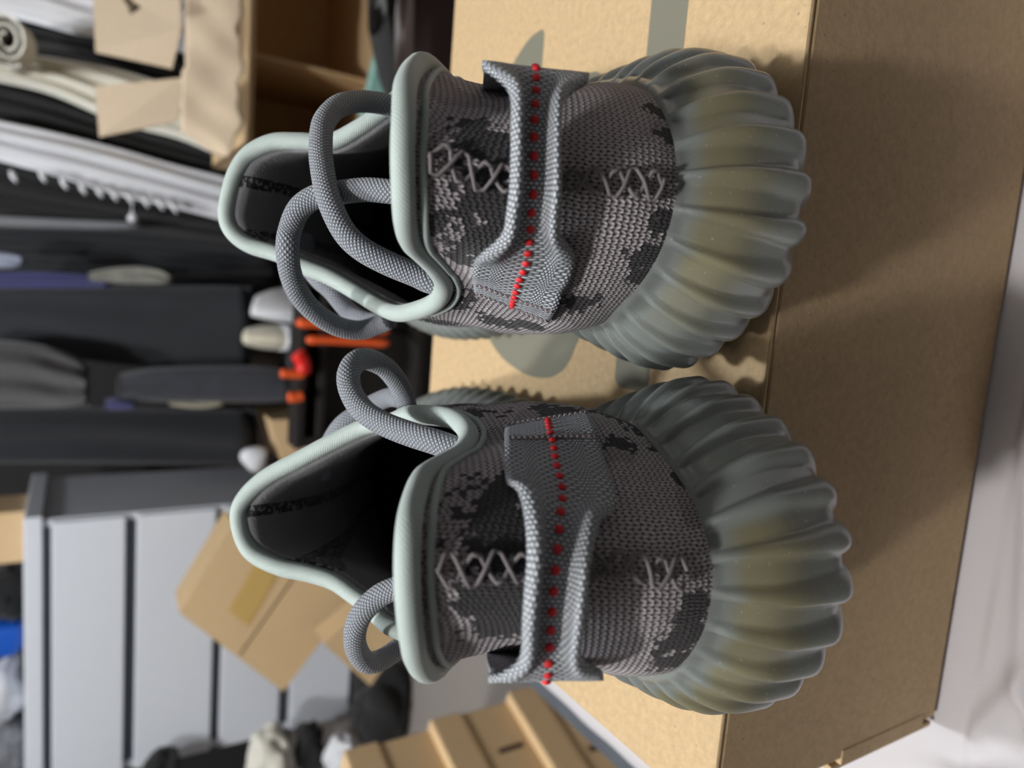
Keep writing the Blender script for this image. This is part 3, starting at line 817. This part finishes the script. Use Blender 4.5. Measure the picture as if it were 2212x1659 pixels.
garment('charcoal_hoodie', [(-60, 735, 890), (60, 745, 890), (120, 758, 888), (165, 775, 884), (192, 800, 880)], 1.515, .075, C_CHAR, 'short charcoal hoodie hanging in front of the slate coat', folds=2.5, amp=.012, seed=10)
garment('dark_backpack', [(255, 815, 872), (330, 800, 874), (450, 796, 876), (560, 796, 876), (642, 806, 872)], 1.51, .075, cloth_mat('charcoal_nylon', srgb(62, 64, 72), .35, 30.0), 'charcoal nylon bag hanging between the slate coat and the navy coat', folds=1, amp=.006, seed=11, cat='bag', group=None)
garment('navy_coat', [(-60, 886, 1010), (150, 886, 1010), (380, 890, 1012), (556, 892, 1014)], 1.60, .08, C_NAVY, 'long navy black coat next to the white chest of drawers', folds=1.5, amp=.008, seed=12)
garment('light_blue_shirt', [(-40, 542, 578), (0, 545, 580), (30, 550, 578), (48, 556, 574)], 1.60, .03, cloth_mat('pale_blue_cotton', srgb(150, 158, 178), .15), 'small piece of pale blue shirt showing beside the blue black sweater', folds=1, amp=.004, seed=13)
garment('navy_blue_top', [(-40, 592, 622), (60, 588, 622), (160, 592, 622), (240, 602, 622)], 1.57, .03, cloth_mat('royal_blue_cotton', srgb(58, 60, 118), .3), 'dark royal blue top above the slate coat shoulder', folds=2, amp=.006, seed=14)
garment('camouflage_cap', [(190, 590, 606), (240, 580, 612), (300, 576, 614), (345, 582, 614), (372, 598, 610)], 1.56, .05, cloth_mat('pale_camouflage_cloth', srgb(168, 168, 158), .6, 40.0), 'pale mottled cap tucked beside the slate coat', folds=1.5, amp=.008, seed=15, cat='cap', group=None)
garment('blue_pouch', [(228, 866, 886), (250, 862, 890), (275, 866, 888), (292, 872, 884)], 1.50, .03, cloth_mat('blue_cloth', srgb(66, 66, 112), .3), 'small blue pouch under the charcoal hoodie hem', folds=1, amp=.003, seed=16, cat='pouch', group=None)
garment('cream_scarf', [(368, 864, 878), (410, 862, 884), (450, 862, 884), (486, 866, 876)], 1.52, .03, cloth_mat('ivory_wool', srgb(176, 170, 148), .3), 'ivory scarf end under the charcoal bag', folds=1.5, amp=.004, seed=17, cat='scarf', group=None)
# fringe tassels on the white trousers
for i, (px, py) in enumerate([(27, 376), (90, 376), (136, 391), (176, 402), (212, 409), (244, 416), (278, 423), (312, 430), (344, 436), (373, 443)]):
    p = at(px - 4, py - 6, 1.585); q = at(px + 9, py + 18, 1.580)
    f = np.linspace(0, 1, 8)[:, None]
    P = p + (q - p) * f + np.array([0, -.004, 0]) * np.sin(f * 3.14)
    o = tube('fringe_tassel', P, np.interp(f[:, 0], [0, .5, 1], [.003, .0055, .002]), C_WHITE, None, k=8)
    tag(o, ['first', 'second', 'third', 'fourth', 'fifth', 'sixth', 'seventh', 'eighth', 'ninth', 'tenth'][i] + ' white tassel of the trouser fringe, counted from the picture edge', 'tassel', 'fringe tassels of the white trousers')
p = at(285, 436, 1.59); q = at(286, 480, 1.59); f = np.linspace(0, 1, 12)[:, None]
tag(tube('price_tag_drop', p + (q - p) * f, np.interp(f[:, 0], [0, .45, .8, .95, 1], [.001, .001, .009, .008, .002]), C_WHITE, None, k=10), 'white drop pendant hanging below the fringe on a thread', 'pendant')
# rolled towel
def towel():
    c = at(12, 84, 1.44)
    sp = np.linspace(0, 5.2 * math.pi, 160); r = .006 + .030 * sp / sp[-1]
    inner = np.stack([r * np.cos(sp) * 1.1, np.zeros_like(sp), r * np.sin(sp) * .8], 1); outr = np.stack([(r + .0055) * np.cos(sp) * 1.1, np.zeros_like(sp), (r + .0055) * np.sin(sp) * .8], 1)
    prof = np.concatenate([inner, outr[::-1]])
    G = np.array([prof + np.array([.04 * k, .25 * k, -.02 * k]) for k in np.linspace(0, .55, 6)])
    n = len(prof)
    o = grid_mesh('rolled_towel', G, C_CREAM, None, closed_u=True, extra=[tuple(list(range(n))), tuple(range(5 * n, 6 * n))])
    o.location = c
    tag(o, 'rolled cream towel stuffed between the jackets, its end facing out', 'towel')
towel()

# ---- tilted carton leaning against the drawers
def leaning_carton():
    Y = 1.46
    A, B_, C_, D = at(388, 1325, Y), at(505, 1128, Y + .02), at(762, 1296, Y - .02), at(612, 1494, Y - .04)
    nrm = np.cross(B_ - A, D - A); nrm /= np.linalg.norm(nrm)
    if nrm[1] > 0: nrm = -nrm
    base = np.minimum(np.minimum(A, B_), np.minimum(C_, D)); cen = (A + B_ + C_ + D) / 4
    root = empty('carton', (cen[0], cen[1], base[2])); off = np.array(root.location)
    s1, s2 = A + (D - A) * .55, B_ + (C_ - B_) * .55
    e = (D - A) / np.linalg.norm(D - A) * .0025
    S = lambda nm, pts, th=.004, m=MAT['card']: slab(nm, np.array(pts) - off, -th, m, root, nrm)
    S('flap', [A, B_, s2 - e, s1 - e]); S('flap', [s1 + e, s2 + e, C_, D])
    dp = -nrm * .16
    for a, b in ((A, B_), (B_, C_), (C_, D), (D, A)):
        k = np.cross(b - a, dp); k /= np.linalg.norm(k)
        i = -dp / np.linalg.norm(dp) * -.005
        slab('side_panel', np.array([a + i, b + i, b + dp, a + dp]) - off, .004, MAT['card'], root, k if k @ (cen - a) > 0 else -k)
    slab('back_panel', np.array([A + dp, B_ + dp, C_ + dp, D + dp]) - off, -.004, MAT['card'], root, nrm)
    u, v = (B_ - A), (D - A)
    t0 = A + u * .30 + v * .30 + nrm * .0006
    slab('packing_tape', np.array([t0, t0 + u * .55, t0 + u * .55 + v * .2, t0 + v * .2]) - off, .0004, plain_mat('yellowed_packing_tape', srgb(196, 164, 100), .35), root, nrm)
    tag(root, 'closed carton tilted on its corner in front of the white drawers', 'box')
leaning_carton()
def low_carton():
    Y = 1.33
    P = [at(700, 1392, Y), at(820, 1290, Y), at(885, 1360, Y - .01), at(800, 1482, Y - .01)]
    cen = np.mean(P, 0); root = empty('carton', (cen[0], cen[1], 0)); off = np.array(root.location)
    n = np.array([0, -1, 0.0])
    slab('front_panel', np.array(P) - off, -.005, MAT['card'], root, n)
    d = np.array([0, .07, 0])
    for i in range(4):
        a, b = P[i], P[(i + 1) % 4]
        k = np.cross(b - a, d); k /= np.linalg.norm(k)
        slab('side_panel', np.array([a + d * .05, b + d * .05, b + d, a + d]) - off, .004, MAT['card'], root, k if k @ (cen - a) > 0 else -k)
    tag(root, 'small carton standing behind the lower corner of the tilted one', 'box')
low_carton()
# the black bundle under and behind it
lump('black_bag', (-1.0, 1.48, 0), (.11, .08, .06), C_BLACK, 'black cloth bag on the carpet below the tilted carton', 'bag', .2, 21)

# ---- stacked shoe boxes at the lower corner of the room
def stack_box(back, z0, z1, label, label_on):
    C0 = np.array([-.605, .842]); nv = np.array([.956, -.292]); fv = np.array([-.292, -.956])
    w, dep = .24, .34
    c = C0 - nv * (w / 2 + back) + fv * (dep / 2)
    root = empty('shoe_carton', (c[0], c[1], z0), math.radians(-17))
    h = z1 - z0
    box('body', (-w / 2 + .003, -dep / 2 + .003, 0), (w / 2 - .003, dep / 2 - .003, h - .002), MAT['card'], root, .002)
    box('lid', (-w / 2, -dep / 2, h - .05), (w / 2, dep / 2, h), MAT['card'], root, .003)
    ink = plain_mat('brown_ink', srgb(84, 66, 48), .8)
    for fy, fz, fw, fh in [(.22, .10, .008, .040), (.36, .12, .010, .035), (.5, .08, .03, .010)]:
        box('printed_mark', (w / 2 - .003, dep / 2 - fy * dep - fw, h * fz), (w / 2 - .0022, dep / 2 - fy * dep, h * fz + fh), ink, root)
    if label_on:
        box('paper_label', (w / 2 - .003, dep / 2 - .125, .012), (w / 2 - .0020, dep / 2 - .075, .045), plain_mat('white_label', srgb(212, 212, 210), .6), root)
    tag(root, label, 'box', 'shoe boxes stacked on the carpet')
stack_box(-.006, 0.0, .118, 'lowest brown carton of the corner stack', False)
stack_box(.008, .118, .246, 'middle brown carton of the corner stack', False)
stack_box(.022, .246, .372, 'topmost brown carton of the corner stack, white paper label on it', True)

# ---- open carton with raised flaps on the other side
def open_carton():
    Y = 1.15
    p = lambda x, y, dy=0: at(x, y, Y + dy)
    x0 = p(560, 312)[0]; x1 = x0 + .52; zt_ = p(540, 200)[2]; zb_ = p(838, 150)[2]
    root = empty('open_carton', ((x0 + x1) / 2, Y + .17, zb_)); off = np.array(root.location)
    B = lambda nm, lo, hi, m='card': box(nm, np.array(lo) - off, np.array(hi) - off, MAT[m], root, .0015)
    B('bottom_panel', (x0, Y, zb_), (x1, Y + .34, zb_ + .006))
    B('side_panel', (x0, Y, zb_), (x0 + .006, Y + .34, zt_)); B('side_panel', (x1 - .006, Y, zb_), (x1, Y + .34, zt_))
    B('back_panel', (x0, Y + .334, zb_), (x1, Y + .34, zt_)); B('top_panel', (x0, Y, zt_ - .006), (x1, Y + .34, zt_))
    B('divider', (x0 + .14, Y + .05, zb_), (x0 + .145, Y + .33, zt_ - .006)); 
    def fl(nm, pts, m='card_pale'):
        P = np.array(pts); slab(nm, P - off, .004, MAT[m], root, (0, .98, -.2))
    fl('flap', [p(200, -40, .10), p(206, 112, .06), p(372, 148, .03), p(392, 60, .02), p(388, -40, .04)])
    fl('flap', [p(205, 186, .04), p(214, 296, .02), p(386, 262, .0), p(392, 168, .0)])
    under = box('closed_carton', (x0 + .02, Y + .03, 0), (x1, Y + .33, zb_ - .001), MAT['card'], None, .003)
    tag(under, 'closed brown carton carrying the open one', 'box')
    tag(root, 'open brown carton lying on its side with two raised flaps', 'box')
    # crumpled kraft paper draped over its upper edge
    G = np.zeros((16, 30, 3))
    for i in range(16):
        for j in range(30):
            a = i / 15.; b = j / 29.
            y = -40 + b * 378
            lo = 392 + (8 if y < 150 else 0) + max(0, (y - 285) * 1.5)
            hi = 520 + 6 * math.sin(b * 17) + 4 * math.sin(b * 41) - max(0, (y - 250)) * .25
            q = p(lo + (hi - lo) * a, y, -.03 + .002 * math.sin(b * 9 + a * 4) + .001 * math.sin(b * 23 - a * 7) + .02 * (1 - a))
            G[i, j] = q
    o = grid_mesh('kraft_paper', G, MAT['card_pale'], None)
    so = o.modifiers.new('paper', 'SOLIDIFY'); so.thickness = .0012
    tag(o, 'crumpled pale kraft paper hanging over the open carton', 'paper')
    k = p(292, 22, -.035); k2 = p(270, -6, -.035)
    f = np.linspace(0, 1, 10)[:, None]
    tag(tube('paper_cord', k2 + (k - k2) * f, np.interp(f[:, 0], [0, .6, 1], [.004, .005, .009]), plain_mat('brown_cord', srgb(84, 70, 54), .9), None, k=8), 'short knotted brown cord on the pale kraft paper', 'cord')
open_carton()
garment('teal_cloth', [(776, 292, 300), (800, 180, 298), (826, 60, 280), (850, -20, 160), (866, -20, 90)], 1.112, .03, cloth_mat('teal_cloth', srgb(126, 168, 158), .15), 'folded teal cloth wedged below the open carton', folds=1, amp=.003, seed=31, cat='cloth', group=None)
garment('black_tote', [(832, -60, 60), (850, -60, 160), (868, -60, 205), (930, -60, 230), (1080, -60, 260), (1243, -40, 290)], .84, .06, C_BLACK, 'black tote slumped beside the teal cloth', folds=1, amp=.004, seed=32, cat='bag', group=None)
garment('tan_folder', [(872, -60, 150), (880, -60, 190), (892, -60, 150), (1000, -60, 170), (1150, -40, 200), (1270, -20, 230)], .775, .02, MAT['card'], 'narrow tan cardboard folder standing between dark bags', folds=.5, amp=.001, seed=33, cat='folder', group=None)
garment('brown_leather_bag', [(896, -60, 200), (920, -60, 215), (960, -60, 225), (1150, -40, 260), (1385, 0, 300)], .66, .05, plain_mat('dark_brown_leather', srgb(46, 34, 32), .5), 'dark brown leather bag right behind the shoe box', folds=.6, amp=.003, seed=34, cat='bag', group=None)

# ---- wardrobe floor: shoes and odds and ends
lump('floor_shade_mass', (-.06, 1.33, 0), (.23, .16, .155), C_BLACK, 'black mass added to darken the wardrobe floor behind the shoes', 'bag', .12, 41, 3.2)  # added dark mass, stands in for shade over the wardrobe floor
lump('brown_suitcase', (-.10, 2.05, 0), (.42, .13, .24), plain_mat('very_dark_brown_leather', srgb(44, 34, 28), .6), 'very dark brown suitcase at the back of the wardrobe', 'suitcase', .03, 42, 5.0)
bz = min(at(642, 662, 1.56)[2], at(626, 730, 1.55)[2]) - .001
sb = box('storage_bin', (-.26, 1.505, 0), (.06, 1.72, bz), plain_mat('black_plastic_bin', srgb(22, 21, 22), .6), None, .006)
tag(sb, 'black storage bin on the wardrobe floor carrying two small sneakers', 'bin')
def small_sneaker(px, py, Y, L_, rz, mat, label):
    c = at(px, py, Y)
    root = empty('sneaker', (c[0], c[1], c[2]), rz)
    th = np.linspace(0, 2 * math.pi, 32, endpoint=False)
    ol = np.stack([L_ * .5 * np.cos(th), L_ * .19 * np.sin(th) * (1 + .15 * np.cos(th))], 1)
    rows = [np.c_[ol * s, np.full(32, z)] for z, s in ((0, .94), (.012, 1.0), (.024, .98))]
    grid_mesh('sole', np.array(rows), C_WHITE, root, closed_u=True, extra=[tuple(range(32))[::-1], tuple(range(64, 96))])
    rows = []
    for k in np.linspace(0, 1, 8):
        h = .024 + (.055 + .03 * (1 - (ol[:, 0] / L_ + .5))) * k
        s = .95 - .35 * k ** 2
        rows.append(np.c_[ol[:, 0] * (.95 - .45 * k ** 1.5) - L_ * .12 * k, ol[:, 1] * s, h])
    grid_mesh('upper', np.array(rows), mat, root, closed_u=True, extra=[tuple(range(7 * 32, 8 * 32))])
    tag(root, label, 'shoe')
Z_S = None
small_sneaker(642, 662, 1.56, .17, 1.35, C_WHITE, 'small white sneaker on the black bin, further from the coats')
small_sneaker(626, 730, 1.55, .15, 1.6, cloth_mat('ivory_leather', srgb(214, 208, 188), .1), 'small ivory sneaker standing beside the white one')
C_OR = plain_mat('orange_plastic', srgb(226, 92, 40), .5)
def strip(name, pts, Y, r, mat, label, cat, group=None):
    P = cr(np.array([at(x, y, Y) for x, y in pts]), 24, False)
    return tag(tube(name, P, np.interp(np.linspace(0, 1, 24), [0, .08, .92, 1], [r * .5, r, r, r * .5]), mat, None, k=10), label, cat, group)
rk = empty('shoe_rack', (-.13, 1.132, 0))
RZ = at(668, 760, 1.10)[2]
for sx_ in (-.13, .13): box('side_board', (sx_ - .008, -.016, 0), (sx_ + .008, .03, RZ), plain_mat('black_board', srgb(26, 22, 20), .6), rk, .001)
for k_ in range(3): box('shelf_board', (-.122, -.016, RZ * k_ / 2.2), (.122, .03, RZ * k_ / 2.2 + .012), plain_mat('black_shelf', srgb(26, 22, 20), .6), rk, .001)
box('back_board', (-.122, .024, 0), (.122, .03, RZ), plain_mat('black_back', srgb(26, 22, 20), .6), rk)
box('top_board', (-.14, -.018, RZ - .001), (.14, .032, RZ + .012), plain_mat('black_top', srgb(26, 22, 20), .6), rk, .001)
tag(rk, 'low black shoe rack behind the pair of shoes', 'rack')
strip('orange_strap', [(640, 697), (700, 700), (770, 708), (840, 716)], 1.10, .0078, C_OR, 'longer orange strap under the ivory sneaker', 'strap')
strip('orange_strap', [(662, 734), (720, 735), (780, 738), (840, 742)], 1.10, .0072, C_OR, 'orange strap next to the red tip', 'strap')
strip('red_plug', [(640, 762), (650, 775), (656, 792), (652, 806)], 1.10, .012, plain_mat('red_plastic', srgb(214, 36, 30), .35), 'glossy red rounded tip below the orange straps', 'plug')
strip('orange_clip', [(606, 806), (630, 808), (658, 808)], 1.10, .0072, C_OR, 'short orange clip beside the red tip', 'clip')
strip('orange_clip', [(622, 858), (640, 858), (654, 855)], 1.10, .0085, C_OR, 'stubby orange clip furthest below the charcoal bag', 'clip')
# small carton and a white fluffy thing between the coats and the near shoe
def wee_box():
    P = [at(585, 908, 1.55), at(722, 900, 1.55), at(722, 1000, 1.55), at(612, 998, 1.55)]
    c = np.mean(P, 0); root = empty('small_carton', (c[0], c[1], P[2][2])); off = np.array(root.location)
    slab('front_panel', np.array(P) - off, -.004, MAT['card'], root, (0, -1, 0)); d = np.array([0, .16, 0])
    for i in range(4):
        a, b = P[i], P[(i + 1) % 4]; k = np.cross(b - a, d); k /= np.linalg.norm(k)
        slab('side_panel', np.array([a + d * .03, b + d * .03, b + d, a + d]) - off, .003, MAT['card'], root, k if k @ (c - a) > 0 else -k)
    tag(root, 'small brown carton wedged between the coats and the chest', 'box')
wee_box()
q = at(600, 985, 1.57)
lump('white_plush', (q[0], 1.572, at(585, 908, 1.55)[2] + .001), (.03, .02, .028), C_WHITE, 'white fluffy ball beside the small brown carton', 'plush', .15, 44, 2.0)
# things on top of the chest of drawers
zt2 = CHEST_TOP
q = at(20, 1150, 1.95)
box_o = empty('brown_box', (at(20, 1150, 1.92)[0], 1.95, zt2))
box('body', (-.06, -.07, 0), (.06, .07, .085), MAT['card'], box_o, .002); box('lid', (-.063, -.073, .085), (.063, .073, .12), MAT['card'], box_o, .003)
tag(box_o, 'little brown box on the chest of drawers, at its inner end', 'box')
lump('black_pouch', (at(20, 1285, 1.88)[0], 1.9, zt2), (.06, .06, .05), C_BLACK, 'black crumpled pouch on the chest of drawers', 'pouch', .2, 45)
lump('blue_packet', (at(15, 1370, 1.9)[0], 1.9, zt2), (.042, .05, .05), plain_mat('bright_blue_plastic', srgb(24, 82, 178), .35), 'bright blue packet on the chest of drawers', 'packet', .1, 46, 4)
lump('white_bag', (at(15, 1490, 1.9)[0], 1.9, zt2), (.075, .07, .06), C_WHITE, 'white plastic bag on the chest of drawers', 'bag', .2, 47)
lump('grey_bundle', (at(15, 1620, 1.9)[0], 1.92, zt2), (.06, .07, .05), C_GREY, 'grey cloth bundle on the chest of drawers next to the white bag', 'bundle', .2, 48)
# clutter past the far end of the chest
for i, (px, py, Y, r, m, lb, ct) in enumerate([(320, 1690, 1.70, .07, C_BLACK, 'black bundle beside the far end of the drawers', 'bundle'),
        (560, 1640, 1.62, .075, C_CREAM, 'cream woollen bundle beside the lower drawers', 'bundle'), (650, 1615, 1.62, .06, C_BLACK, 'black woollen bundle between cream and white ones', 'bundle'),
        (722, 1640, 1.46, .055, C_WHITE, 'white fleece bundle above the stacked cartons', 'bundle')]):
    q = at(px, py, Y)
    lump('cloth_bundle', (q[0], Y, max(0, q[2] - r)), (r, r * .8, r * .62), m, lb, ct, .2, 60 + i)
